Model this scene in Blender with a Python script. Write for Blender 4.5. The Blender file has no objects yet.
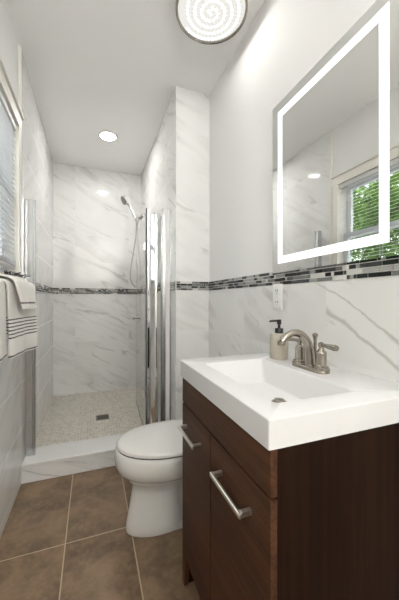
import bpy, bmesh, math, random
from mathutils import Vector, Matrix
R = math.radians
random.seed(7)
C = bpy.context.scene.collection
S = bpy.context.scene

# ---------------------------------------------------------------- camera, sky, sun, exposure
cam = bpy.data.cameras.new('camera')
cam.sensor_fit = 'VERTICAL'; cam.sensor_height = 36.0; cam.lens = 286 * 36 / 600
cam.clip_start = 0.02
cam_o = bpy.data.objects.new('camera', cam); C.objects.link(cam_o)
cam_o.location = (0, 0, 1.1); cam_o.rotation_euler = (R(90), 0, R(-20.6))
S.camera = cam_o

w = bpy.data.worlds.new('World'); S.world = w; w.use_nodes = True
wn = w.node_tree.nodes; wl = w.node_tree.links
bg = wn['Background']
sky = wn.new('ShaderNodeTexSky'); sky.sky_type = 'HOSEK_WILKIE'
sky.sun_direction = (0.55, -0.2, 0.8); sky.turbidity = 4
hsv = wn.new('ShaderNodeHueSaturation'); hsv.inputs['Saturation'].default_value = .15
wl.new(sky.outputs[0], hsv.inputs['Color']); wl.new(hsv.outputs[0], bg.inputs[0]); bg.inputs[1].default_value = 11.0

sun = bpy.data.lights.new('sun', 'SUN'); sun.energy = 10.0; sun.angle = R(1.0); sun.color = (1, .95, .86)
sun_o = bpy.data.objects.new('sun', sun); C.objects.link(sun_o)
sun_o.rotation_euler = Vector((0.62, -0.25, 0.75)).to_track_quat('Z', 'Y').to_euler()

# added fill behind the camera, an unseen uplight brightening the room off the ceiling
fill_light = bpy.data.lights.new('fill_uplight', 'AREA'); fill_light.shape = 'DISK'; fill_light.size = .6; fill_light.energy = 48; fill_light.color = (1, .985, .965)
fill_light_o = bpy.data.objects.new('fill_uplight', fill_light); C.objects.link(fill_light_o); fill_light_o.location = (.2, -1.45, 1.6); fill_light_o.rotation_euler = (R(180), 0, 0)

VS = S.view_settings
VS.view_transform = 'Standard'; VS.look = 'None'; VS.gamma = 1; VS.use_curve_mapping = False
VS.exposure = 0.44
LED_DOTS = 44.0       # ceiling lamp diodes
LED_DIFFUSER = 0.64
DOWNLIGHT = 125.0
MIRROR_LED = 1.15

# ---------------------------------------------------------------- layout numbers (metres)
XL, XR = -.404, .807          # left / right wall faces
YB, YP = 3.477, 1.935         # back wall of the shower / face of the wet wall
XP = .551                     # shower side of the wet wall
HC = 2.60                     # ceiling
Y0 = -1.9                     # wall behind the camera
BZ0, BZ1 = 1.168, 1.2326      # mosaic band

# ---------------------------------------------------------------- mesh helpers
def obj(name, bm, mat, parent=None, smooth=False, bevel=0, seg=2, loc=None, auto=None):
    me = bpy.data.meshes.new(name)
    bmesh.ops.recalc_face_normals(bm, faces=bm.faces[:])
    bm.to_mesh(me); bm.free()
    mats = mat if isinstance(mat, (list, tuple)) else [mat]
    for m in mats: me.materials.append(m)
    o = bpy.data.objects.new(name, me); C.objects.link(o)
    if parent: o.parent = parent
    if loc: o.location = loc
    if smooth:
        for p in me.polygons: p.use_smooth = True
        me.set_sharp_from_angle(angle=R(auto or 40))
    if bevel:
        b = o.modifiers.new('bevel', 'BEVEL'); b.width = bevel; b.segments = seg
        b.limit_method = 'ANGLE'; b.angle_limit = R(40)
    return o

def tag(o, label, cat, group=None, kind=None):
    o['label'] = label; o['category'] = cat
    if group: o['group'] = group
    if kind: o['kind'] = kind
    return o

def struct(o):
    o['kind'] = 'structure'; return o

def thing(name, label, cat, loc=(0, 0, 0), rz=0, group=None):
    o = bpy.data.objects.new(name, None); C.objects.link(o)
    o.location = loc; o.rotation_euler = (0, 0, rz); o.empty_display_size = .05
    return tag(o, label, cat, group)

def box(bm, x0, x1, y0, y1, z0, z1, mi=0):
    v = [bm.verts.new((x, y, z)) for z in (z0, z1) for y in (y0, y1) for x in (x0, x1)]
    for f in ((0, 2, 3, 1), (4, 5, 7, 6), (0, 1, 5, 4), (2, 6, 7, 3), (0, 4, 6, 2), (1, 3, 7, 5)):
        bm.faces.new([v[i] for i in f]).material_index = mi

def boxes(*bs):
    bm = bmesh.new()
    for b in bs: box(bm, *b)
    return bm

def loft(bm, loops, cap0=True, cap1=True, mi=0):
    rings = [[bm.verts.new(p) for p in L] for L in loops]
    n = len(rings[0])
    for a, b in zip(rings, rings[1:]):
        for i in range(n):
            j = (i + 1) % n
            bm.faces.new((a[i], a[j], b[j], b[i])).material_index = mi
    if cap0: bm.faces.new(rings[0][::-1]).material_index = mi
    if cap1: bm.faces.new(rings[-1]).material_index = mi
    return rings

def rrect(x0, x1, y0, y1, r, z, n=6):
    pts = []
    for cx, cy, a in ((x1 - r, y1 - r, 0), (x0 + r, y1 - r, 90), (x0 + r, y0 + r, 180), (x1 - r, y0 + r, 270)):
        for k in range(n + 1):
            t = R(a + 90 * k / n)
            pts.append((cx + r * math.cos(t), cy + r * math.sin(t), z))
    return pts

def lathe(bm, prof, c=(0, 0, 0), n=32, axis='Z', cap0=True, cap1=True, mi=0):
    loops = []
    for r, h in prof:
        L = []
        for k in range(n):
            t = 2 * math.pi * k / n
            a, b = r * math.cos(t), r * math.sin(t)
            p = {'Z': (a, b, h), 'X': (h, a, b), 'Y': (b, h, a)}[axis]
            L.append((c[0] + p[0], c[1] + p[1], c[2] + p[2]))
        loops.append(L)
    return loft(bm, loops, cap0, cap1, mi)

def tube(bm, pts, rad, n=12, caps=True, mi=0):
    pts = [Vector(p) for p in pts]
    rads = rad if isinstance(rad, (list, tuple)) else [rad] * len(pts)
    loops = []; nrm = None
    for i, p in enumerate(pts):
        t = (pts[min(i + 1, len(pts) - 1)] - pts[max(i - 1, 0)]).normalized()
        if nrm is None:
            nrm = t.orthogonal().normalized()
        nrm = (nrm - t * nrm.dot(t)).normalized()
        b = t.cross(nrm)
        loops.append([p + (nrm * math.cos(2 * math.pi * k / n) + b * math.sin(2 * math.pi * k / n)) * rads[i] for k in range(n)])
    return loft(bm, loops, caps, caps, mi)

def spline(cps, n=8):
    P = [Vector(p) for p in cps]; out = []
    for i in range(len(P) - 1):
        p0 = P[max(i - 1, 0)]; p1 = P[i]; p2 = P[i + 1]; p3 = P[min(i + 2, len(P) - 1)]
        for k in range(n):
            t = k / n
            out.append(.5 * ((2 * p1) + (p2 - p0) * t + (2 * p0 - 5 * p1 + 4 * p2 - p3) * t * t + (3 * p1 - p0 - 3 * p2 + p3) * t ** 3))
    out.append(P[-1]); return out

# ---------------------------------------------------------------- materials
def principled(name, col, rough=.5, metal=0, spec=.5, **kw):
    m = bpy.data.materials.new(name); m.use_nodes = True
    b = m.node_tree.nodes['Principled BSDF']
    b.inputs['Base Color'].default_value = (*col, 1)
    b.inputs['Roughness'].default_value = rough
    b.inputs['Metallic'].default_value = metal
    b.inputs['Specular IOR Level'].default_value = spec
    for k, v in kw.items(): b.inputs[k.replace('_', ' ')].default_value = v
    return m

class NT:
    def __init__(s, m):
        s.m = m; s.n = m.node_tree.nodes; s.l = m.node_tree.links; s.b = s.n.get('Principled BSDF')
    def new(s, t, **kw):
        x = s.n.new(t)
        for k, v in kw.items(): setattr(x, k, v)
        return x
    def put(s, sock, v):
        if hasattr(v, 'is_output'): s.l.new(v, sock)
        elif isinstance(v, (tuple, list)) and len(v) == 3 and sock.type == 'RGBA': sock.default_value = (*v, 1)
        else: sock.default_value = v
    def math(s, op, a, b=0, c=0, clamp=False):
        x = s.new('ShaderNodeMath', operation=op); x.use_clamp = clamp
        for i, v in enumerate((a, b, c)): s.put(x.inputs[i], v)
        return x.outputs[0]
    def mix(s, f, a, b, t='RGBA', blend='MIX'):
        x = s.new('ShaderNodeMix', data_type=t)
        if t == 'RGBA':
            x.blend_type = blend; s.put(x.inputs[0], f); s.put(x.inputs[6], a); s.put(x.inputs[7], b); return x.outputs[2]
        s.put(x.inputs[0], f); s.put(x.inputs[2], a); s.put(x.inputs[3], b); return x.outputs[0]
    def noise(s, vec, scale, detail=4, rough=.5, dist=0):
        x = s.new('ShaderNodeTexNoise')
        if vec is not None: s.l.new(vec, x.inputs['Vector'])
        x.inputs['Scale'].default_value = scale; x.inputs['Detail'].default_value = detail
        x.inputs['Roughness'].default_value = rough; x.inputs['Distortion'].default_value = dist
        return x
    def rng(s, v, a, b, c=0, d=1, smooth=True):
        x = s.new('ShaderNodeMapRange'); x.interpolation_type = 'SMOOTHSTEP' if smooth else 'LINEAR'
        s.put(x.inputs[0], v)
        for i, q in enumerate((a, b, c, d)): x.inputs[i + 1].default_value = q
        return x.outputs[0]
    def xyz(s):
        tc = s.new('ShaderNodeTexCoord'); sp = s.new('ShaderNodeSeparateXYZ')
        s.l.new(tc.outputs['Object'], sp.inputs[0]); return tc.outputs['Object'], sp.outputs
    def comb(s, x, y, z=0):
        c = s.new('ShaderNodeCombineXYZ')
        for i, v in enumerate((x, y, z)): s.put(c.inputs[i], v)
        return c.outputs[0]
    def bump(s, h, strength=.2, dist=.01):
        x = s.new('ShaderNodeBump'); x.inputs['Strength'].default_value = strength; x.inputs['Distance'].default_value = dist
        s.put(x.inputs['Height'], h); s.l.new(x.outputs[0], s.b.inputs['Normal'])

def grid_lines(N, u, v, u0, du, v0, dv, wdt):
    """1 on a grout line, plus the cell indices"""
    fu = N.math('DIVIDE', N.math('SUBTRACT', u, u0), du); fv = N.math('DIVIDE', N.math('SUBTRACT', v, v0), dv)
    cu, cv = N.math('FLOOR', fu), N.math('FLOOR', fv)
    def edge(f, c, d):
        t = N.math('SUBTRACT', f, c)
        e = N.math('MINIMUM', t, N.math('SUBTRACT', 1.0, t))
        return N.math('MULTIPLY', e, d)
    e = N.math('MINIMUM', edge(fu, cu, du), edge(fv, cv, dv))
    return N.rng(e, wdt * .5, wdt, 1, 0), cu, cv

def marble(name, ax, u0, du, v0, dv, ang=-30, seed=0., vein=1.0, flip=1, joint=.35, streak=.24):
    """white porcelain with grey veins; ax = horizontal axis of the wall (0 x, 1 y)"""
    m = principled(name, (.8, .8, .8), .05, spec=.42); N = NT(m)
    vec, o = N.xyz()
    u = N.math('MULTIPLY', o[ax], flip); v = o[2]
    g, cu, cv = grid_lines(N, u, v, u0, du, v0, dv, .0022)
    wnz = N.new('ShaderNodeTexWhiteNoise', noise_dimensions='3D')
    N.l.new(N.comb(cu, cv, seed), wnz.inputs['Vector'])
    off = N.new('ShaderNodeVectorMath', operation='SCALE'); N.l.new(wnz.outputs['Color'], off.inputs[0]); off.inputs['Scale'].default_value = 7
    ca, sa = math.cos(R(ang)), math.sin(R(ang))
    a = N.math('ADD', N.math('MULTIPLY', u, ca), N.math('MULTIPLY', v, sa))
    b = N.math('SUBTRACT', N.math('MULTIPLY', v, ca), N.math('MULTIPLY', u, sa))
    p = N.new('ShaderNodeVectorMath', operation='ADD'); N.l.new(N.comb(a, b, seed), p.inputs[0]); N.l.new(off.outputs[0], p.inputs[1])
    P = p.outputs[0]
    wob = N.noise(P, 3.2, 5, .6)
    ws = N.new('ShaderNodeVectorMath', operation='SCALE'); N.l.new(wob.outputs['Color'], ws.inputs[0]); ws.inputs['Scale'].default_value = .085
    q = N.new('ShaderNodeVectorMath', operation='ADD'); N.l.new(P, q.inputs[0]); N.l.new(ws.outputs[0], q.inputs[1])
    st = N.new('ShaderNodeVectorMath', operation='MULTIPLY'); N.l.new(q.outputs[0], st.inputs[0]); st.inputs[1].default_value = (.6, 4.6, 1)
    n1 = N.noise(st.outputs[0], 1.0, 2, .45)
    r1 = N.math('ABSOLUTE', N.math('SUBTRACT', n1.outputs[0], .5))
    mask = N.rng(N.noise(P, 2.1, 2).outputs[0], .42, .62)
    soft = N.math('MULTIPLY', N.rng(r1, 0, .075, 1, 0), N.math('MULTIPLY', mask, .30))
    thin = N.math('MULTIPLY', N.rng(r1, .0, .017, 1, 0), N.math('MULTIPLY', N.rng(N.noise(P, 3.7, 2).outputs[0], .45, .6), .62))
    st2 = N.new('ShaderNodeVectorMath', operation='MULTIPLY'); N.l.new(q.outputs[0], st2.inputs[0]); st2.inputs[1].default_value = (1.1, 7.0, 1)
    n2 = N.noise(st2.outputs[0], 1.3, 3, .5)
    r2 = N.math('ABSOLUTE', N.math('SUBTRACT', n2.outputs[0], .47))
    hair = N.math('MULTIPLY', N.rng(r2, 0, .016, 1, 0), N.math('MULTIPLY', N.rng(N.noise(P, 2.6, 2).outputs[0], .5, .66), .34))
    st3 = N.new('ShaderNodeVectorMath', operation='MULTIPLY'); N.l.new(q.outputs[0], st3.inputs[0]); st3.inputs[1].default_value = (1.0, 8.5, 1)
    n3 = N.noise(st3.outputs[0], 1.25, 1, .4)
    r3 = N.math('ABSOLUTE', N.math('SUBTRACT', n3.outputs[0], .52))
    band = N.math('MULTIPLY', N.rng(r3, 0, .06, 1, 0), N.math('MULTIPLY', N.rng(N.noise(P, 2.4, 2).outputs[0], .40, .58), streak))
    soft = N.math('MAXIMUM', soft, band)
    tot = N.math('MULTIPLY', N.math('MAXIMUM', N.math('MAXIMUM', soft, thin), hair), vein, clamp=True)
    cloud = N.rng(N.noise(P, 1.7, 3).outputs[0], .3, .7)
    base = N.mix(cloud, (.80, .797, .78), (.855, .853, .84))
    col = N.mix(tot, base, (.36, .345, .315))
    col = N.mix(N.math('MULTIPLY', g, joint), col, (.70, .69, .66))
    N.l.new(col, N.b.inputs['Base Color'])
    N.l.new(N.math('ADD', .05, N.math('MULTIPLY', g, .4)), N.b.inputs['Roughness'])
    N.bump(N.math('SUBTRACT', 1.0, g), .12, .0006)
    return m

paint = principled('wall_paint', (.82, .815, .80), .62, spec=.3)
ceil_paint = principled('ceiling_paint', (.94, .935, .92), .75, spec=.25)
trim_white = principled('trim_paint', (.80, .775, .715), .4)
tile_right = marble('marble_right', 1, .814, .6, .887, .281, 30, 2.37, .9, 1, streak=.0)
tile_right_shower = marble('marble_shower_side', 1, 2.25, .6, .887, .281, 30, 8.4, .8, streak=.1)
tile_left = marble('marble_left', 1, 1.965, .6, .887, .281, 32, 5.7, .6, joint=.12)
tile_back = marble('marble_back', 0, -.176, .583, .63, .30, -29, 54.3, .9, joint=.2, streak=.22)
tile_front = marble('marble_front', 0, .2, .6, .887, .281, -28, 71.6, .6, streak=.05)
tile_curb = marble('marble_curb', 0, -.39, .6, -.4, .6, -20, 36.2, .9)
# right wall and left wall: y grows away from the camera, so the slant is mirrored by sign of the angle
white_stone = principled('white_stone', (.74, .74, .725), .22)
grout = principled('grout', (.74, .73, .70), .8)
chrome = principled('chrome', (.86, .86, .86), .06, 1)
chrome_soft = principled('satin_aluminium', (.56, .57, .58), .25, 1)
dark_rubber = principled('dark_rubber', (.13, .13, .13), .5)
nickel = principled('brushed_nickel', (.36, .33, .285), .24, 1)
nickel_pull = principled('satin_nickel', (.74, .71, .66), .3, 1)
ceramic = principled('ceramic', (.74, .735, .71), .08, spec=.55)
plastic_lid = principled('seat_plastic', (.78, .77, .74), .13)
gap_dark = principled('seat_gap_shade', (.10, .10, .09), .6)  # dark ring standing in for the shade in the gap under the seat
solid_surface = principled('solid_surface', (.735, .735, .73), .25, spec=.4)
soap_body = principled('soap_bottle_sandstone', (.47, .425, .355), .6)
soap_black = principled('black_plastic', (.012, .012, .012), .35)
outlet_white = principled('outlet_plastic', (.83, .83, .80), .35)
slot_dark = principled('slot_dark', (.03, .03, .03), .6)
slat_mat = principled('blind_slat', (.86, .87, .89), .4)
blind_rail = principled('blind_rail', (.62, .62, .61), .35)
mirror_mat = principled('mirror_silver', (.86, .87, .855), .015, 1)
backing = principled('mirror_body', (.75, .76, .76), .3, .6)
bark = principled('bark', (.10, .07, .05), .9)
drain_dark = principled('drain_steel', (.25, .23, .21), .35, .9)

def emit(name, col, s):
    m = bpy.data.materials.new(name); m.use_nodes = True
    n = m.node_tree.nodes; n.remove(n['Principled BSDF'])
    e = n.new('ShaderNodeEmission'); e.inputs[0].default_value = (*col, 1); e.inputs[1].default_value = s
    m.node_tree.links.new(e.outputs[0], n['Material Output'].inputs[0]); return m

led_dot_m = emit('led_diode', (1, .98, .952), LED_DOTS)
diffuser_m = emit('lamp_diffuser', (1, .975, .92), LED_DIFFUSER)
down_m = emit('downlight_lens', (1, .98, .952), DOWNLIGHT)
mled_m = emit('mirror_led', (.97, .985, 1), MIRROR_LED)

def glass(name, tint=(.97, .985, .98), ior=1.45, boost=1.0):
    m = bpy.data.materials.new(name); m.use_nodes = True; n = m.node_tree.nodes; l = m.node_tree.links
    n.remove(n['Principled BSDF'])
    t = n.new('ShaderNodeBsdfTransparent'); t.inputs[0].default_value = (*tint, 1)
    g = n.new('ShaderNodeBsdfGlossy'); g.inputs['Roughness'].default_value = .01
    f = n.new('ShaderNodeFresnel'); f.inputs[0].default_value = ior
    mx = n.new('ShaderNodeMixShader')
    ge = n.new('ShaderNodeNewGeometry'); sb = n.new('ShaderNodeMath'); sb.operation = 'SUBTRACT'; sb.inputs[0].default_value = 1
    ml = n.new('ShaderNodeMath'); ml.operation = 'MULTIPLY'
    l.new(ge.outputs['Backfacing'], sb.inputs[1]); l.new(sb.outputs[0], ml.inputs[0]); l.new(f.outputs[0], ml.inputs[1])
    l.new(ml.outputs[0], mx.inputs[0]); l.new(t.outputs[0], mx.inputs[1]); l.new(g.outputs[0], mx.inputs[2])
    l.new(mx.outputs[0], n['Material Output'].inputs[0]); return m
pane = glass('window_pane_glass', (.93, .95, .94))
door_glass = glass('shower_glass', (.96, .975, .965))

milky = principled('milky_acrylic', (.86, .86, .84), .06, Coat_Weight=.2)
hose_metal = principled('hose_metal', (.42, .42, .41), .28, 1)

def floor_mat():
    m = principled('brown_floor_tile', (.2, .15, .11), .33, spec=.35); N = NT(m)
    vec, o = N.xyz()
    g, cu, cv = grid_lines(N, o[0], o[1], -.1125, .2885, 1.421, .578, .0034)
    wnz = N.new('ShaderNodeTexWhiteNoise', noise_dimensions='3D'); N.l.new(N.comb(cu, cv, 2.), wnz.inputs['Vector'])
    sh = N.new('ShaderNodeVectorMath', operation='ADD'); N.l.new(vec, sh.inputs[0]); N.l.new(wnz.outputs['Color'], sh.inputs[1])
    n1 = N.noise(sh.outputs[0], 7, 7, .62, .3).outputs[0]; n2 = N.noise(sh.outputs[0], 38, 5, .6).outputs[0]
    col = N.mix(N.rng(n1, .33, .68), (.128, .080, .045), (.262, .178, .105))
    col = N.mix(N.math('MULTIPLY', N.rng(n2, .42, .72), .28), col, (.36, .26, .165))
    col = N.mix(N.math('MULTIPLY', wnz.outputs['Value'], .12), col, (.30, .22, .16))
    col = N.mix(g, col, (.50, .40, .27))
    N.l.new(col, N.b.inputs['Base Color'])
    N.l.new(N.math('ADD', N.math('ADD', .30, N.math('MULTIPLY', n2, .16)), N.math('MULTIPLY', g, .3)), N.b.inputs['Roughness'])
    N.bump(N.math('SUBTRACT', N.math('MULTIPLY', n2, .15), g), .25, .002)
    return m

def pebble_mat():
    m = principled('shower_floor_mosaic', (.5, .45, .38), .5); N = NT(m)
    vec, o = N.xyz()
    g, cu, cv = grid_lines(N, o[0], o[1], 0, .0225, 0, .0225, .0028)
    wnz = N.new('ShaderNodeTexWhiteNoise', noise_dimensions='3D'); N.l.new(N.comb(cu, cv, 1.), wnz.inputs['Vector'])
    n1 = N.noise(vec, 9, 5, .6).outputs[0]
    col = N.mix(wnz.outputs['Value'], (.44, .395, .33), (.70, .655, .575))
    col = N.mix(N.math('MULTIPLY', N.rng(n1, .35, .7), .45), col, (.70, .66, .58))
    col = N.mix(g, col, (.70, .67, .61))
    N.l.new(col, N.b.inputs['Base Color'])
    N.bump(N.math('SUBTRACT', 1.0, g), .5, .002)
    return m

def wood_mat(name, axis, base, light, rough=.45, spec=.16):
    """espresso wood, grain along axis"""
    m = principled(name, base, rough, spec=spec); N = NT(m)
    vec, o = N.xyz()
    st = N.new('ShaderNodeVectorMath', operation='MULTIPLY'); N.l.new(vec, st.inputs[0])
    sc = [125., 125., 125.]; sc[axis] = 2.6; st.inputs[1].default_value = sc
    n1 = N.noise(st.outputs[0], 1, 5, .62, .4).outputs[0]
    st2 = N.new('ShaderNodeVectorMath', operation='MULTIPLY'); N.l.new(vec, st2.inputs[0])
    sc = [11., 11., 11.]; sc[axis] = 1.1; st2.inputs[1].default_value = sc
    n2 = N.noise(st2.outputs[0], 1, 3, .5, .3).outputs[0]
    f = N.math('ADD', N.math('MULTIPLY', N.rng(n1, .3, .7), .6), N.math('MULTIPLY', N.rng(n2, .3, .7), .4))
    N.l.new(N.mix(f, base, light), N.b.inputs['Base Color'])
    N.l.new(N.math('ADD', rough, N.math('MULTIPLY', n1, .1)), N.b.inputs['Roughness'])
    N.bump(n1, .06, .001)
    return m

floor_m = floor_mat(); pebble = pebble_mat()
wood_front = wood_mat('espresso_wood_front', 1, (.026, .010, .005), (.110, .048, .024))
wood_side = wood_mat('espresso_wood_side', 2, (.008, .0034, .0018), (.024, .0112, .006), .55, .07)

def towel_mat(name, zs, band_half=.0026):
    m = principled(name, (.82, .80, .755), .95, spec=.1); N = NT(m)
    m.node_tree.nodes['Principled BSDF'].inputs['Sheen Weight'].default_value = .3
    vec, o = N.xyz()
    tot = 0
    for z, h in zs:
        d = N.math('ABSOLUTE', N.math('SUBTRACT', o[2], z))
        s = N.rng(d, h * .8, h * 1.2, 1, 0)
        tot = N.math('MAXIMUM', tot, s)
    n = N.noise(vec, 420, 2).outputs[0]
    brk = N.rng(N.noise(vec, 260, 1).outputs[0], .35, .5, .55, 1)
    N.l.new(N.mix(N.math('MULTIPLY', tot, brk), (.82, .80, .755), (.025, .025, .03)), N.b.inputs['Base Color'])
    N.bump(n, .5, .003)
    return m

# ---------------------------------------------------------------- setting: room shell
T = .12
struct(obj('floor', boxes((XL - T, XR + T, Y0 - T, 1.98, -.1, 0)), floor_m))
struct(obj('shower_floor', boxes((XL - T, XP + .01, 2.0, YB + T, -.1, .05)), pebble))
struct(obj('ceiling', boxes((XL - T, XR + T, Y0 - T, YB + T, HC, HC + .12)), ceil_paint))

WY0, WY1, WZ0, WZ1 = 1.12, 1.882, 1.225, 2.09     # window opening
wl_ = struct(obj('wall_left', boxes((XL - T, XL, Y0 - T, WY0, 0, HC), (XL - T, XL, WY1, YB + T, 0, HC),
                                    (XL - T, XL, WY0, WY1, 0, WZ0), (XL - T, XL, WY0, WY1, WZ1, HC)), paint))
obj('wall_tile', boxes((XL, XL + .008, Y0, 1.965, 0, BZ0 - .01), (XL, XL + .008, 1.966, YB, 0, HC)), tile_left, wl_)
obj('tile_edging', boxes((XL, XL + .012, 1.945, 1.966, BZ0 - .01, HC), (XL, XL + .011, Y0, 1.945, BZ0 - .01, BZ0)), trim_white, wl_)
wr_ = struct(obj('wall_right', boxes((XR, XR + T, Y0 - T, YB + T, 0, HC)), paint))
obj('wall_tile', boxes((XR - .008, XR, Y0, YP, 0, BZ0)), tile_right, wr_)
wb_ = struct(obj('wall_back', boxes((XL - T, XP, YB, YB + T, 0, HC)), tile_back))
wet = struct(obj('wall_shower', boxes((XP + .008, XR, YP + .008, YB + T, 0, HC)), paint))
obj('wall_tile', boxes((XP + .001, XR - .001, YP, YP + .008, 0, HC)), tile_front, wet)
obj('wall_tile', boxes((XP, XP + .008, YP + .002, YB, 0, HC)), tile_right_shower, wet)
struct(obj('wall_front', boxes((XL - T, XR + T, Y0 - T, Y0, 0, HC)), paint))
d1 = struct(obj('door_1', boxes((-.30, .46, Y0, Y0 + .03, .005, 2.03)), trim_white, bevel=.004))
bm = bmesh.new(); lathe(bm, [(.025, 0), (.025, .006), (.011, .012), (.011, .035), (.027, .045), (.029, .06), (.018, .07)], (.39, Y0 + .03, .95), 20, 'Y')
obj('door_knob', bm, nickel, d1, smooth=True)

# ---------------------------------------------------------------- mosaic bands
mos = [principled('mosaic_black', (.018, .02, .02), .12), principled('mosaic_charcoal', (.06, .065, .065), .15),
       principled('mosaic_grey', (.19, .195, .185), .2), principled('mosaic_silver', (.40, .40, .38), .2), principled('mosaic_white', (.68, .68, .65), .25)]
def mosaic(parent, fn, length, flip=False):
    """fn(s0,s1,z0,z1,depth) -> box extents"""
    bm = bmesh.new()
    box(bm, *fn(0, length, BZ0, BZ1, .0015), 0)
    rows = 4; h = (BZ1 - BZ0) / rows; g = .0027
    for r in range(rows):
        s = -random.random() * .05
        while s < length:
            L = random.choice((.013, .013, .028, .04, .06, .075, .05))
            a, b = max(s, 0.001), min(s + L - g, length - .001)
            if b - a > .004:
                mi = 1 + (random.choice((0, 4, 3, 1)) if L < .02 else random.choices(range(5), (2.6, 2.8, 3.4, 2.6, .7))[0])
                box(bm, *fn(a, b, BZ0 + r * h + g / 2, BZ0 + (r + 1) * h - g / 2, .0035), mi)
            s += L
    return obj('mosaic_band', bm, [grout] + mos, parent)
mosaic(wr_, lambda a, b, z0, z1, d: (XR - .007 - d, XR - .0005, YP - b, YP - a, z0, z1), YP - Y0)
mosaic(wb_, lambda a, b, z0, z1, d: (XL + .009 + a, XL + .009 + b, YB - d, YB + .001, z0, z1), XP - XL - .011)
mosaic(wet, lambda a, b, z0, z1, d: (XP + .002 + a, XP + .002 + b, YP - d, YP + .001, z0, z1), XR - XP - .013)
mosaic(wet, lambda a, b, z0, z1, d: (XP - d, XP + .001, YP + .004 + a, YP + .004 + b, z0, z1), YB - YP - .01)
mosaic(wl_, lambda a, b, z0, z1, d: (XL + .0075, XL + .008 + d, 1.968 + a, 1.968 + b, z0, z1), YB - 1.975)

# ---------------------------------------------------------------- shower curb
cb = struct(obj('shower_curb', boxes((XL + .008, XP, 1.975, 2.165, 0, .092)), tile_curb))
obj('curb_top', boxes((XL + .008, XP, 1.966, 2.175, .092, .116)), white_stone, cb, bevel=.004)

# ---------------------------------------------------------------- window
win = struct(obj('window_1', boxes(
    (XL, XL + .018, WY1 - .005, WY1 + .05, WZ0, WZ1 + .005), (XL, XL + .018, WY0 - .055, WY0 + .005, WZ0, WZ1 + .005),
    (XL, XL + .02, WY0 - .06, WY1 + .053, WZ1 - .005, WZ1 + .065), (XL, XL + .032, WY0 - .065, WY1 + .055, WZ1 + .065, WZ1 + .082)), trim_white, bevel=.002))
obj('window_jamb', boxes((XL - T, XL, WY1 - .008, WY1, WZ0, WZ1), (XL - T, XL, WY0, WY0 + .008, WZ0, WZ1),
                         (XL - T, XL, WY0, WY1, WZ1 - .008, WZ1), (XL - T, XL, WY0, WY1, WZ0, WZ0 + .008)), trim_white, win)
obj('window_sill', boxes((XL - .05, XL + .03, WY0 - .06, WY1 + .05, WZ0 - .025, WZ0)), trim_white, win, bevel=.004)
def sash(x, z0, z1):
    y0, y1 = WY0 + .008, WY1 - .008; f = .042
    s = obj('window_sash', boxes((x, x + .03, y0, y0 + f, z0, z1), (x, x + .03, y1 - f, y1, z0, z1),
                                 (x, x + .03, y0 + f, y1 - f, z0, z0 + f), (x, x + .03, y0 + f, y1 - f, z1 - f, z1)),
            principled('sash_vinyl', (.72, .73, .75), .35), win, bevel=.003)
    obj('window_pane', boxes((x + .013, x + .016, y0 + f - .004, y1 - f + .004, z0 + f - .004, z1 - f + .004)), pane, s)
sash(XL - .115, 1.63, WZ1 - .008)
sash(XL - .082, WZ0 + .008, 1.672)

# ---------------------------------------------------------------- blind
bl = thing('window_blind', 'pale grey slatted blind lowered in the window above the towels', 'blind', (XL - .012, (WY0 + WY1) / 2, WZ0))
def rel(bs, o): return [(b[0] - o[0], b[1] - o[0], b[2] - o[1], b[3] - o[1], b[4] - o[2], b[5] - o[2]) for b in bs]
bo = bl.location
y0, y1 = WY0 + .012, WY1 - .010
obj('headrail', boxes(*rel([(XL - .03, XL + .006, y0, y1, WZ1 - .04, WZ1 - .009)], bo)), blind_rail, bl, bevel=.003)
bm = bmesh.new(); z = WZ1 - .055
while z > 1.315:
    for k in range(3):     # a slightly crowned slat from three strips
        xs = [XL - .019, XL - .0125, XL - .006, XL + .0005]; zs = [0, .0009, .0009, 0]; dz = [.0018, .0006, -.0006, -.0018]
        v = [bm.verts.new((xs[i] - bo[0], yy - bo[1], z + zs[i] + dz[i] * 1.5 - bo[2])) for i in (k, k + 1) for yy in (y0, y1)]
        bm.faces.new((v[0], v[1], v[3], v[2]))
    z -= .026
sl = obj('slats', bm, slat_mat, bl)
so = sl.modifiers.new('thick', 'SOLIDIFY'); so.thickness = .0006
bm = bmesh.new()
for k in range(6): box(bm, *rel([(XL - .027, XL + .001, y0, y1, 1.296 + .003 * k, 1.2975 + .003 * k)], bo)[0])
obj('stacked_slats', bm, slat_mat, bl)
bm = bmesh.new(); lathe(bm, [(.011, y0 - bo[1] - .002), (.0135, y0 - bo[1] + .004), (.0135, y1 - bo[1] - .004), (.011, y1 - bo[1] + .002)], (XL - .013 - bo[0], 0, 1.282 - bo[2]), 16, 'Y')
obj('bottom_rail', bm, blind_rail, bl, smooth=True)
for yy in (y0 + .10, (y0 + y1) / 2, y1 - .10):
    bm = bmesh.new()
    for xx in (XL - .028, XL + .002):
        tube(bm, [(xx - bo[0], yy - bo[1], 1.29 - bo[2]), (xx - bo[0], yy - bo[1], WZ1 - .04 - bo[2])], .0009, 6)
    obj('ladder_cord', bm, slat_mat, bl)

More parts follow.
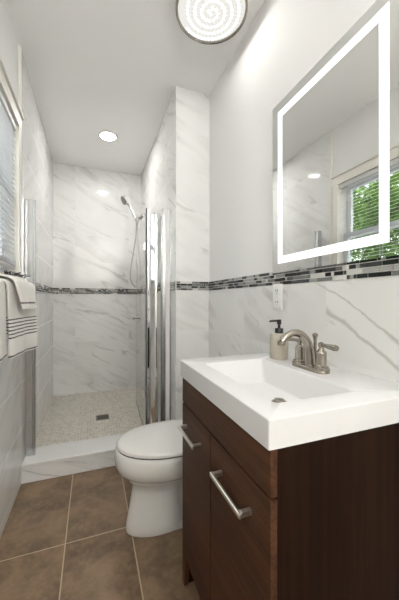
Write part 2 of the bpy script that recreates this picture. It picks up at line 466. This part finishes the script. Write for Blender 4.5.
# ---------------------------------------------------------------- outdoors
lawn = struct(obj('ground', boxes((-26, XL - T - .05, -10, 26, -.4, -.3)), principled('bounce_grey', (.34, .34, .34), .9)))  # ground colour made pale grey to bounce neutral light up onto the slats
def leafmat(name, a, b):
    m = principled(name, a, .5); N = NT(m)
    vec, o = N.xyz()
    N.l.new(N.mix(N.rng(N.noise(vec, 3, 3).outputs[0], .35, .65), a, b), N.b.inputs['Base Color'])
    tr = N.new('ShaderNodeBsdfTranslucent'); tr.inputs[0].default_value = (.20, .34, .05, 1)
    mx = N.new('ShaderNodeMixShader'); mx.inputs[0].default_value = .35
    N.l.new(N.b.outputs[0], mx.inputs[1]); N.l.new(tr.outputs[0], mx.inputs[2])
    N.l.new(mx.outputs[0], N.n['Material Output'].inputs[0]); return m
leaf_a = leafmat('leaf_green', (.030, .075, .014), (.085, .17, .035))
def tree(x, y, h, rad, n, label):
    t = thing('leafy_tree', label, 'tree', (x, y, -.3), group='trees outside the window')
    bm = bmesh.new()
    tube(bm, spline([(0, 0, 0), (.05, 0, h * .3), (-.05, .06, h * .55), (0, 0, h * .85)], 6), [.16 - .12 * i / 18 for i in range(19)], 10)
    obj('trunk', bm, bark, t, smooth=True)
    blobs = []
    for k in range(26):
        a = random.random() * 6.283; rr = rad * math.sqrt(random.random()); zz = h * (.42 + .5 * random.random())
        blobs.append(Vector((rr * math.cos(a), rr * math.sin(a), zz)))
    for k in range(8):
        b = blobs[k]; bm = bmesh.new()
        tube(bm, spline([(0, 0, max(h * .25, b.z * .6)), (b.x * .4, b.y * .4, b.z * .8), tuple(b)], 5), [.05 - .004 * i for i in range(11)], 7)
        obj('branch', bm, bark, t, smooth=True)
    bm = bmesh.new()
    for k in range(n):
        b = random.choice(blobs)
        d = Vector((random.gauss(0, 1), random.gauss(0, 1), random.gauss(0, .8))) * (rad * .19)
        p = b + d
        q = Matrix.Rotation(random.random() * 6.28, 3, 'Z') @ Matrix.Rotation(random.uniform(-1, 1), 3, 'X') @ Matrix.Rotation(random.uniform(-.8, .8), 3, 'Y')
        s = random.uniform(.055, .10)
        pts = [Vector((0, -s, 0)), Vector((s * .5, 0, .012)), Vector((0, s, -.01)), Vector((-s * .5, 0, .012))]
        bm.faces.new([bm.verts.new(p + q @ c) for c in pts])
    o = obj('foliage', bm, leaf_a, t)
tree(-4.3, 4.6, 4.3, 1.7, 5200, 'green leafy tree outside, seen in the mirror through the window')
tree(-9.0, 10.2, 6.2, 2.4, 4500, 'green leafy tree standing farther off behind the nearer tree outside')

# ---------------------------------------------------------------- ceiling lamp
cl = thing('ceiling_light', 'large round ceiling lamp with a spiral of bright diodes and silver rim', 'ceiling light', (.552, 1.30, HC))
bm = bmesh.new(); lathe(bm, [(.150, 0), (.166, -.002), (.176, -.03), (.177, -.082), (.173, -.086), (.166, -.083), (.166, -.074)], n=64, cap1=False)
obj('rim', bm, nickel, cl, smooth=True)
bm = bmesh.new(); lathe(bm, [(.1655, -.074), (.16, -.079), (.10, -.083), (.03, -.084)], n=64, cap0=False)
obj('diffuser', bm, diffuser_m, cl, smooth=True)
bm = bmesh.new(); t = .8; cnt = 0; first = None
while True:
    r = .0215 * t / (2 * math.pi) * 1.62 + .004
    if r > .150: break
    zz = -.0845 + max(0, r - .06) * .045
    lathe(bm, [(.0045, zz + .002), (.0045, zz - .0005), (.0026, zz - .002)], (r * math.cos(t + 1.0), r * math.sin(t + 1.0), 0), 8)
    t += .0192 / max(r, .012); cnt += 1
o = obj('diode_spiral', bm, led_dot_m, cl)

# ---------------------------------------------------------------- downlight over the shower
dl = thing('recessed_downlight', 'small round recessed downlight glowing in the ceiling over the shower', 'ceiling light', (.137, 2.744, HC))
bm = bmesh.new(); lathe(bm, [(.084, 0), (.084, -.004), (.076, -.008), (.066, -.006), (.064, .0)], n=48, cap0=False, cap1=False)
obj('trim_ring', bm, trim_white, dl, smooth=True)
bm = bmesh.new(); lathe(bm, [(.0655, -.003), (.05, -.006), (.01, -.007)], n=48)
obj('lens', bm, down_m, dl, smooth=True)

# ---------------------------------------------------------------- mirror
MX, MY0, MY1, MZ0, MZ1 = .7895, .529, 1.130, 1.224, 1.988
mr = thing('lighted_mirror', 'frameless wall mirror with a glowing white light band, above the sink', 'mirror', (XR, (MY0 + MY1) / 2, MZ0))
mo = mr.location
obj('mirror_body', boxes(*rel([(MX + .004, XR - .0005, MY0 + .004, MY1 - .001, MZ0 + .003, MZ1 - .003)], mo)), backing, mr, bevel=.002)
obj('mirror_glass', boxes(*rel([(MX, MX + .004, MY0, MY1, MZ0, MZ1)], mo)), mirror_mat, mr)
i0, i1, wd = .041, .040, .031
bs = [(MX - .0006, MX, MY1 - i0 - wd, MY1 - i0, MZ0 + i1, MZ1 - i1), (MX - .0006, MX, MY0 + i0, MY0 + i0 + wd, MZ0 + i1, MZ1 - i1),
      (MX - .0006, MX, MY0 + i0 + wd, MY1 - i0 - wd, MZ0 + i1, MZ0 + i1 + wd), (MX - .0006, MX, MY0 + i0 + wd, MY1 - i0 - wd, MZ1 - i1 - wd, MZ1 - i1)]
obj('light_band', boxes(*rel(bs, mo)), mled_m, mr)

# ---------------------------------------------------------------- outlet
ou = thing('wall_outlet', 'white double power outlet on the marble tile left of the mirror corner', 'outlet', (XR - .008, 1.100, 1.113))
bm = bmesh.new()
loft(bm, [[(-.001, p[0], p[1]) for p in rrect(-.036, .036, -.060, .060, .005, 0)], [(-.004, p[0], p[1]) for p in rrect(-.036, .036, -.060, .060, .005, 0)],
          [(-.006, p[0], p[1]) for p in rrect(-.033, .033, -.057, .057, .004, 0)]])
obj('cover_plate', bm, outlet_white, ou, smooth=True)
for zc in (.026, -.026):
    bm = bmesh.new()
    loft(bm, [[(q, p[0], p[1] + zc) for p in rrect(-.0165, .0165, -.0195, .0195, .008, 0)] for q in (-.0055, -.0085)])
    rc = obj('receptacle', bm, outlet_white, ou, smooth=True)
    obj('socket_slots', boxes((-.0092, -.008, -.0075, -.0052, zc - .001, zc + .009), (-.0092, -.008, .0052, .0075, zc - .001, zc + .009), (-.0092, -.008, -.002, .002, zc - .012, zc - .008)), slot_dark, rc)
bm = bmesh.new(); lathe(bm, [(.0028, -.0055), (.0028, -.0068)], (0, 0, 0), 10, 'X')
obj('screw', bm, nickel_pull, ou)

# ---------------------------------------------------------------- vanity cabinet
FX = .332; CY0, CY1 = .482, 1.0725; CB = XR - .0085
va = thing('vanity_cabinet', 'dark brown wood vanity cabinet with two doors under the white sink', 'cabinet', (.57, .775, 0))
vo = va.location
def vb(*bs): return boxes(*rel(bs, vo))
TZ = .805
bm = vb((FX + .016, CB, CY0, CY0 + .016, .12, TZ), (FX + .016, CB, CY1 - .016, CY1, .12, TZ), (FX + .016, CB, CY0 + .016, CY1 - .016, .12, .136),
        (CB - .008, CB, CY0 + .016, CY1 - .016, .136, TZ - .15), (FX + .016, FX + .034, CY0 + .016, CY1 - .016, .69, .74),
        (FX + .016, FX + .07, CY1 - .016, CY1, 0, .12), (CB - .07, CB, CY1 - .016, CY1, 0, .12),
        (FX + .016, FX + .07, CY0, CY0 + .016, 0, .12), (CB - .07, CB, CY0, CY0 + .016, 0, .12), (FX + .07, FX + .085, CY0 + .016, CY1 - .016, 0, .12))
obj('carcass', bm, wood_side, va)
# front legs flare into the kick notch
for ya, yb, yc in ((CY1, CY1 - .022, CY1 - .042), (CY0, CY0 + .022, CY0 + .042)):
    bm = bmesh.new()
    loft(bm, [[(x - vo[0], y - vo[1], z) for y, z in ((ya, 0), (yb, 0), (yc, .12), (ya, .12))] for x in (FX, FX + .016)])
    obj('front_foot', bm, wood_front, va)
SP = .7885; GZ = .702
obj('top_panel', vb((FX, FX + .016, CY0, CY1, GZ + .003, TZ)), wood_front, va, bevel=.001)
def pull(door, yc, zc, L):
    h = obj('door_handle', vb((FX - .034, FX - .025, yc - L / 2, yc + L / 2, zc - .006, zc + .006)), nickel_pull, door, bevel=.0025)
    for s in (-1, 1):
        y = yc + s * (L / 2 - .009)
        obj('handle_post', vb((FX - .026, FX + .001, y - .006, y + .006, zc - .006, zc + .006)), nickel_pull, h, bevel=.001)
for ya, yb, yc in ((SP + .002, CY1, .944), (CY0, SP - .002, .634)):
    d = obj('door', vb((FX, FX + .016, ya, yb, .1205, GZ - .003)), wood_front, va, bevel=.001)
    pull(d, yc, .628, .168)

# ---------------------------------------------------------------- sink top
sk = thing('sink_top', 'white solid vanity top with rectangular basin, on the dark brown cabinet', 'sink', (.57, .775, TZ))
so_ = sk.location
X0, X1, Ya, Yb_, ZT = .3225, CB + .0005, .4735, 1.0735, .867
def o3(L): return [(p[0] - so_[0], p[1] - so_[1], p[2] - so_[2]) for p in L]
bm = bmesh.new()
nn = 6
loops = [rrect(X0 + .02, X1 - .001, Ya + .02, Yb_ - .02, .004, .8062, nn), rrect(X0, X1, Ya, Yb_, .004, .8062, nn),
         rrect(X0, X1, Ya, Yb_, .004, ZT - .003, nn), rrect(X0 + .0012, X1 - .0012, Ya + .0012, Yb_ - .0012, .004, ZT - .0008, nn), rrect(X0 + .003, X1 - .003, Ya + .003, Yb_ - .003, .004, ZT, nn),
         rrect(.386, .634, .543, .980, .016, ZT, nn), rrect(.388, .632, .545, .978, .015, ZT - .0012, nn), rrect(.3895, .630, .547, .976, .015, ZT - .004, nn),
         rrect(.403, .615, .578, .936, .012, .794, nn), rrect(.405, .6125, .581, .933, .012, .7895, nn), rrect(.410, .606, .588, .927, .012, .7872, nn), rrect(.522, .558, .722, .758, .017, .7835, nn)]
loft(bm, [o3(L) for L in loops], False, True)
obj('countertop', bm, solid_surface, sk, smooth=True, auto=28)
bm = bmesh.new(); lathe(bm, [(.024, .7845), (.024, .7865), (.019, .788), (.0165, .7865), (.0165, .790), (.015, .794), (.008, .796), (.002, .7965)], (.5415 - so_[0], .740 - so_[1], -so_[2]), 28)
obj('drain_stopper', bm, nickel, sk, smooth=True)

# ---------------------------------------------------------------- faucet
fa = thing('faucet', 'brushed nickel faucet with arched spout and two lever handles on the sink', 'faucet', (.692, .776, ZT), R(0))
bm = bmesh.new()
def stad(L, hw, z, n=10):
    pts = []
    for k in range(n + 1): t = math.pi * k / n; pts.append((hw * math.cos(t), L + hw * math.sin(t), z))
    for k in range(n + 1): t = math.pi + math.pi * k / n; pts.append((hw * math.cos(t), -L + hw * math.sin(t), z))
    return pts
loft(bm, [stad(.051, .026, 0), stad(.051, .026, .006), stad(.051, .024, .010), stad(.051, .021, .012)])
obj('base_plate', bm, nickel, fa, smooth=True)
sp = spline([(0, 0, .010), (-.002, 0, .045), (-.010, 0, .085), (-.035, 0, .116), (-.066, 0, .124), (-.096, 0, .115), (-.114, 0, .097)], 7)
bm = bmesh.new(); tube(bm, sp, [.0185 - .0085 * min(1, i / (len(sp) - 1) * 1.25) for i in range(len(sp))], 18)
lathe(bm, [(.013, -.0), (.0135, .004), (.0135, .012)], (-.1155, 0, .087), 18)
obj('spout', bm, nickel, fa, smooth=True)
bm = bmesh.new(); lathe(bm, [(.0055, .01), (.0055, .098), (.0065, .104), (.0095, .112), (.0095, .116), (.005, .120), (.002, .121)], (.022, 0, 0), 16)
obj('lift_rod', bm, nickel, fa, smooth=True)
for s, ang in ((1, R(15)), (-1, R(-12))):
    bm = bmesh.new()
    lathe(bm, [(.0265, .008), (.0265, .0125), (.0225, .015), (.0225, .020), (.019, .0225), (.0165, .0245), (.0165, .030), (.0158, .058), (.0165, .060), (.0165, .064), (.0125, .069), (.0085, .074), (.0075, .080), (.0098, .085), (.0098, .093), (.004, .097)], (0, s * .051, 0), 24)
    h = obj('handle', bm, nickel, fa, smooth=True)
    d = Vector((-math.sin(abs(ang)), s * math.cos(ang), 0))
    p0 = Vector((0, s * .051, .0885))
    bm = bmesh.new(); tube(bm, [p0, p0 + d * .018 + Vector((0, 0, .0005)), p0 + d * .048 + Vector((0, 0, .001)), p0 + d * .072 + Vector((0, 0, .0015)), p0 + d * .079 + Vector((0, 0, .0015))], [.0058, .0062, .0082, .0098, .0085], 14)
    obj('lever', bm, nickel, h, smooth=True)

# ---------------------------------------------------------------- soap dispenser
sd = thing('soap_dispenser', 'beige round soap dispenser with black pump at the back of the sink top', 'soap dispenser', (.702, .961, ZT), R(8))
bm = bmesh.new(); lathe(bm, [(.033, 0), (.0352, .002), (.0355, .006), (.0355, .094), (.0345, .098), (.031, .100), (.014, .1005)], n=40)
obj('bottle', bm, soap_body, sd, smooth=True)
bm = bmesh.new(); lathe(bm, [(.0165, .100), (.0165, .118), (.0155, .120), (.0075, .1205), (.0055, .122), (.0055, .135), (.0088, .136), (.0088, .153), (.007, .155)], n=24)
pm = obj('pump', bm, soap_black, sd, smooth=True)
bm = bmesh.new(); tube(bm, [(0, 0, .149), (-.02, .008, .150), (-.034, .0135, .149), (-.037, .0145, .1455)], [.0048, .0045, .004, .0038], 12)
obj('pump_nozzle', bm, soap_black, pm, smooth=True)

# ---------------------------------------------------------------- toilet (local x = distance from the wall side to the front, front at -x)
TY = 1.400
to = thing('toilet', 'white toilet with closed lid on the brown floor tiles behind the vanity', 'toilet', (.447, TY, 0))
tx = .44
def egg(xf, xb, hw, z, n=48, front=.46, p=2.0):
    """rounded front at xf, squarer back at xb; widest at the given fraction"""
    xw = xf + (xb - xf) * front; pts = []
    for k in range(n):
        t = 2 * math.pi * k / n
        c, s = math.cos(t), math.sin(t)
        if c < 0:
            x = xw + (xw - xf) * c; y = hw * s
        else:
            e = 2 / 2.9
            x = xw + (xb - xw) * abs(c) ** e; y = hw * math.copysign(abs(s) ** e, s)
        pts.append((x - tx, y, z))
    return pts
bm = bmesh.new()
secs = [(.146, .42, .083, 0), (.144, .42, .085, .006), (.145, .42, .084, .03), (.152, .415, .080, .07), (.163, .41, .076, .13), (.172, .41, .076, .19), (.174, .42, .080, .226),
        (.166, .45, .092, .232), (.158, .47, .103, .238), (.155, .48, .106, .246), (.154, .49, .108, .266), (.146, .50, .120, .272), (.120, .535, .152, .284), (.104, .55, .168, .300), (.095, .565, .178, .326), (.0915, .57, .181, .352), (.092, .57, .181, .378),
        (.096, .57, .178, .390), (.104, .565, .172, .396)]
loft(bm, [egg(a, b, h, z, front=.55 if z > .24 else .6) for a, b, h, z in secs])
# foot plate and trapway behind the column
loft(bm, [rrect(.33 - tx, .70 - tx, -.080, .080, .03, 0), rrect(.33 - tx, .70 - tx, -.080, .080, .03, .030), rrect(.335 - tx, .69 - tx, -.072, .072, .03, .042)])
loft(bm, [rrect(.36 - tx, .74 - tx, -.058, .058, .04, .02), rrect(.36 - tx, .76 - tx, -.062, .062, .04, .20), rrect(.34 - tx, .78 - tx, -.11, .11, .04, .32), rrect(.40 - tx, .79 - tx, -.15, .15, .04, .385)])
obj('bowl', bm, ceramic, to, smooth=True, auto=60)
bm = bmesh.new(); loft(bm, [egg(.1055, .555, .170, .3955, front=.55), egg(.1055, .555, .170, .4035, front=.55)])
obj('seat_gap_shade', bm, gap_dark, to)
bm = bmesh.new(); loft(bm, [egg(.104, .565, .172, .4035, front=.55), egg(.1015, .565, .176, .405, front=.55), egg(.1015, .565, .176, .408, front=.55), egg(.104, .565, .172, .4095, front=.55)])
obj('seat', bm, plastic_lid, to, smooth=True)
bm = bmesh.new()
loft(bm, [egg(.107, .575, .171, .410, front=.55), egg(.1005, .575, .178, .4115, front=.55), egg(.1005, .575, .178, .415, front=.55), egg(.104, .573, .174, .4205, front=.55), egg(.115, .567, .163, .424, front=.55), egg(.17, .54, .12, .4275, front=.55), egg(.28, .44, .04, .429, front=.55)])
obj('lid', bm, plastic_lid, to, smooth=True)
for s in (-1, 1):
    bm = bmesh.new(); lathe(bm, [(.014, .397), (.014, .418), (.010, .422)], (.585 - tx, s * .075, 0), 16)
    obj('hinge', bm, plastic_lid, to, smooth=True)
bm = bmesh.new(); loft(bm, [rrect(.625 - tx, .786 - tx, -.18, .18, .03, .386), rrect(.615 - tx, .786 - tx, -.20, .20, .03, .44), rrect(.61 - tx, .786 - tx, -.205, .205, .03, .705)])
obj('tank', bm, ceramic, to, smooth=True)
bm = bmesh.new(); loft(bm, [rrect(.603 - tx, .788 - tx, -.212, .212, .03, .7055), rrect(.600 - tx, .788 - tx, -.215, .215, .03, .712), rrect(.600 - tx, .788 - tx, -.215, .215, .03, .727), rrect(.606 - tx, .786 - tx, -.209, .209, .03, .734)])
obj('tank_lid', bm, ceramic, to, smooth=True)
bm = bmesh.new(); tube(bm, [(.612 - tx, .15, .66), (.590 - tx, .15, .66), (.586 - tx, .14, .659), (.586 - tx, .08, .655)], [.009, .008, .007, .006], 10)
obj('flush_lever', bm, chrome, to, smooth=True)

# ---------------------------------------------------------------- shower enclosure: left wall jamb
DY = 2.075; DZ0, DZ1 = .1165, 1.752
lj = thing('shower_door_jamb', 'narrow metal jamb strip standing on the curb against the left wall', 'shower frame', (XL + .008, DY, DZ0))
lo = lj.location
obj('channel', boxes(*rel([(XL + .0085, XL + .056, DY - .012, DY + .012, DZ0, 1.735)], lo)), chrome_soft, lj, bevel=.003)
obj('strike_strip', boxes(*rel([(XL + .0562, XL + .068, DY - .016, DY + .016, DZ0, 1.735)], lo)), chrome_soft, lj, bevel=.003)
# right side: fixed posts and panels
fp = thing('shower_side_panel', 'fixed shower panel of chrome posts, bowed chrome face and a pale glossy strip', 'shower panel', (.46, DY, DZ0))
fo = fp.location
def fb(*bs): return boxes(*rel(bs, fo))
obj('wall_channel', fb((XP - .012, XP - .0005, DY - .014, DY + .014, DZ0, DZ1 + .02)), chrome_soft, fp, bevel=.002)
obj('glass_strip', fb((.508, XP - .010, DY - .004, DY + .004, DZ0 + .005, DZ1 + .022)), milky, fp)
obj('post', fb((.484, .509, DY - .014, DY + .014, DZ0, DZ1 + .022)), chrome_soft, fp, bevel=.004)
bm = bmesh.new(); L = []
for z in (DZ0, DZ1 - .035):
    pts = []
    for k in range(17):
        t = k / 16; pts.append((.391 + .093 * t - fo[0], DY - .004 - .030 * math.sin(math.pi * t) - fo[1], z - fo[2]))
    for k in range(17):
        t = 1 - k / 16; pts.append((.391 + .093 * t - fo[0], DY + .006 - .026 * math.sin(math.pi * t) - fo[1], z - fo[2]))
    L.append(pts)
loft(bm, L); obj('bowed_face', bm, chrome, fp, smooth=True)
obj('post', fb((.372, .392, DY - .012, DY + .012, DZ0, DZ1 + .006)), chrome, fp, bevel=.004)
obj('seal_strip', fb((.3645, .3715, DY - .011, DY + .013, DZ0, DZ1 + .012)), dark_rubber, fp, bevel=.001)
# hinged glass door standing open into the shower
sdoor = thing('shower_door', 'clear glass shower door swung open into the shower beside the chrome post', 'shower door', (.362, DY + .018, .135), 0)
ax = math.atan2(.70, .036); L_ = .70
sdoor.rotation_euler = (0, 0, ax)
obj('glass_pane', boxes((0.004, L_, -.003, .003, 0, 1.60)), door_glass, sdoor)
obj('bottom_seal', boxes((0.004, L_, -.004, .004, -.014, 0)), glass('clear_vinyl', (.8, .82, .8)), sdoor)
for zz in (.25, 1.33):
    obj('hinge', boxes((.002, .035, -.008, .008, zz, zz + .05)), chrome, sdoor, bevel=.002)
bm = bmesh.new()
for s in (1, -1):
    lathe(bm, [(.006, s * .003), (.006, s * .030), (.013, s * .031), (.013, s * .036)], (L_ - .05, 0, .79), 16, 'Y')
obj('door_knob', bm, drain_dark, sdoor, smooth=True)

# ---------------------------------------------------------------- hand shower
HY = 3.0
hs = thing('hand_shower', 'chrome hand shower with looping hose on a wall arm inside the shower', 'shower head', (XP, HY, 1.985))
ho = Vector(hs.location)
def h3(*P): return [Vector(p) - ho for p in P]
bm = bmesh.new(); lathe(bm, [(.030, -.0005), (.030, -.006), (.016, -.014), (.012, -.02)], (0, 0, 0), 24, 'X')
obj('wall_flange', bm, chrome, hs, smooth=True)
bm = bmesh.new(); tube(bm, spline(h3((XP - .002, HY, 1.985), (XP - .03, HY, 1.988), (XP - .055, HY, 1.982), (.476, HY, 1.966)), 6), .0105, 12)
obj('shower_arm', bm, chrome, hs, smooth=True)
bm = bmesh.new(); tube(bm, h3((.487, HY, 1.976), (.468, HY, 1.958), (.456, HY, 1.946)), [.017, .020, .017], 14)
obj('swivel_bracket', bm, drain_dark, hs, smooth=True)
hp = [(.430, HY, 1.925), (.420, HY, 1.945), (.395, HY - .004, 1.998), (.362, HY - .010, 2.060), (.335, HY - .018, 2.100)]
bm = bmesh.new(); tube(bm, spline(h3(*hp), 5), [.011, .013, .014, .015, .016, .017, .018, .018, .017, .0165, .016, .016, .016, .0165, .017, .018, .019, .020, .021, .022, .023], 14)
obj('handle', bm, chrome, hs, smooth=True)
hc = Vector((.312, HY - .024, 2.112)) - ho; axv = Vector((-.85, -.22, -.50)).normalized()
bm = bmesh.new()
lathe(bm, [(.014, -.034), (.036, -.020), (.050, .0), (.051, .014), (.047, .019)], (0, 0, 0), 28)
bmesh.ops.rotate(bm, verts=bm.verts[:], matrix=axv.to_track_quat('Z', 'Y').to_matrix()); bmesh.ops.translate(bm, verts=bm.verts[:], vec=hc)
hd = obj('spray_head', bm, chrome, hs, smooth=True)
bm = bmesh.new(); lathe(bm, [(.043, .018), (.043, .0205)], (0, 0, 0), 28)
bmesh.ops.rotate(bm, verts=bm.verts[:], matrix=axv.to_track_quat('Z', 'Y').to_matrix()); bmesh.ops.translate(bm, verts=bm.verts[:], vec=hc)
obj('spray_face', bm, drain_dark, hd)
hose = spline([(.430, HY, 1.925), (.428, HY, 1.80), (.405, HY, 1.62), (.371, HY, 1.41), (.376, HY, 1.295), (.4266, HY, 1.235), (.470, HY, 1.32), (.466, HY, 1.49), (.446, HY + .004, 1.68), (.440, HY + .012, 1.85), (.455, HY + .014, 1.935)], 8)
bm = bmesh.new(); tube(bm, [p - ho for p in hose], .0072, 10)
obj('hose', bm, hose_metal, hs, smooth=True)

# ---------------------------------------------------------------- shower drain
dr = thing('floor_drain', 'small square dark metal drain grate in the shower floor', 'drain', (.088, 2.70, .0502))
obj('grate_frame', boxes((-.056, .056, -.056, -.046, 0, .003), (-.056, .056, .046, .056, 0, .003), (-.056, -.046, -.046, .046, 0, .003), (.046, .056, -.046, .046, 0, .003)), drain_dark, dr)
bm = boxes((-.046, .046, -.046, .046, 0, .0012))
for k in range(7): box(bm, -.046, .046, -.042 + k * .0135, -.035 + k * .0135, .0012, .0026)
obj('grate', bm, principled('drain_grate', (.09, .08, .07), .4, .7), dr)

# ---------------------------------------------------------------- towel bar and towels
BZ = 1.156; BX = -.335
tb = thing('towel_bar', 'towel bar on the left wall under the window, covered by white towels', 'towel bar', (XL, 1.28, BZ))
to_ = tb.location
bm = bmesh.new(); tube(bm, [(BX - to_[0], .88 - to_[1], 0), (BX - to_[0], 1.63 - to_[1], 0)], .008, 14)
obj('bar', bm, chrome_soft, tb, smooth=True)
for yy in (.905, 1.61):
    bm = bmesh.new(); lathe(bm, [(.022, .0004), (.022, .006), (.010, .012), (.010, BX - to_[0] + .004)], (0, yy - to_[1], -.022), 18, 'X')
    tube(bm, [(BX - to_[0], yy - to_[1], -.028), (BX - to_[0], yy - to_[1], .012)], .0125, 14)
    obj('bracket', bm, chrome_soft, tb, smooth=True)

def drape(name, mat, label, y0, y1, zb_front, zb_back, r, lay, amp=.006, seedv=0., skew=0., flare=0., group=None, thick=.009, topz=BZ, zr=1.0, shear=0):
    """cloth hung over the bar: back flap, over the top, front flap"""
    prof = []
    n = 14
    for k in range(n): prof.append((-1, zb_back + (topz - zb_back) * k / n))
    for k in range(9):
        t = math.pi * (1 - k / 8); prof.append((math.cos(t), topz + math.sin(t) * r * zr))
    nf = 26
    for k in range(1, nf + 1): prof.append((1, topz - (topz - zb_front) * k / nf))
    ny = 22
    bm = bmesh.new(); rows = []
    for j in range(ny + 1):
        s = j / ny; y = y0 + (y1 - y0) * s; row = []
        for (c, z) in prof:
            hang = max(0, topz - z) / .35
            fold = amp * (math.sin(s * 7.3 + seedv) + .5 * math.sin(s * 15.1 + 2 * seedv)) * min(1, hang * 1.6)
            x = BX + c * r + (fold + (skew * max(0, y - 1.30) + flare * hang) if c > 0 else 0) * (1 if c > 0 else .3)
            x = max(x, XL + .014)
            yy = y + .004 * math.sin(z * 40 + seedv) * hang + (shear * max(0, topz - z) * (.4 + .6 * s) if c > 0 else 0)
            row.append(bm.verts.new((x, yy, z)))
        rows.append(row)
    for a, b in zip(rows, rows[1:]):
        for i in range(len(prof) - 1): bm.faces.new((a[i], a[i + 1], b[i + 1], b[i]))
    o = obj(name, bm, mat, smooth=True, auto=80)
    so = o.modifiers.new('thick', 'SOLIDIFY'); so.thickness = thick; so.offset = 1
    sb = o.modifiers.new('soft', 'SUBSURF'); sb.levels = 1; sb.render_levels = 2
    return tag(o, label, 'towel', group)
stripes = [(1.022 - .0144 * k, .0027) for k in range(6)] + [(.878, .0032)]
tw = towel_mat('white_towel_striped', stripes)
drape('bath_towel', tw, 'white bath towel with fine black stripes hanging on the towel bar', 1.305, 1.565, .868, .92, .020, 0, amp=.006, seedv=.4, skew=.2, flare=.004)
drape('bath_towel', towel_mat('white_towel_hem', [(.892, .0032)]), 'plain white bath towel without stripes beside the striped one, below the window blind', .95, 1.275, .882, .93, .020, 0, amp=.006, seedv=2.1, skew=.2, flare=.004)
# hand towel laid over it, its end hanging out towards the shower
ht = drape('hand_towel', towel_mat('hand_towel', [(1.088, .0035)]), 'small white hand towel with black fringe draped over the striped towel', 1.315, 1.435, 1.062, 1.10, .047, 1, amp=.007, seedv=1.2, skew=.2, flare=.05, thick=.010, topz=BZ, zr=.80, shear=.75)
bm = bmesh.new()
for k in range(26):
    y = 1.33 + .11 * k / 25 + random.uniform(-.003, .003)
    a = Vector((BX + .012 + .040 * k / 25, y, BZ + .046 - .010 * k / 25))
    b = a + Vector((random.uniform(-.01, .03), random.uniform(-.012, .012), random.uniform(.008, .018)))
    tube(bm, [a, (a + b) / 2 + Vector((0, 0, .006)), b], [.0022, .002, .0014], 6)
obj('fringe', bm, principled('black_fringe', (.03, .03, .035), .9), ht)
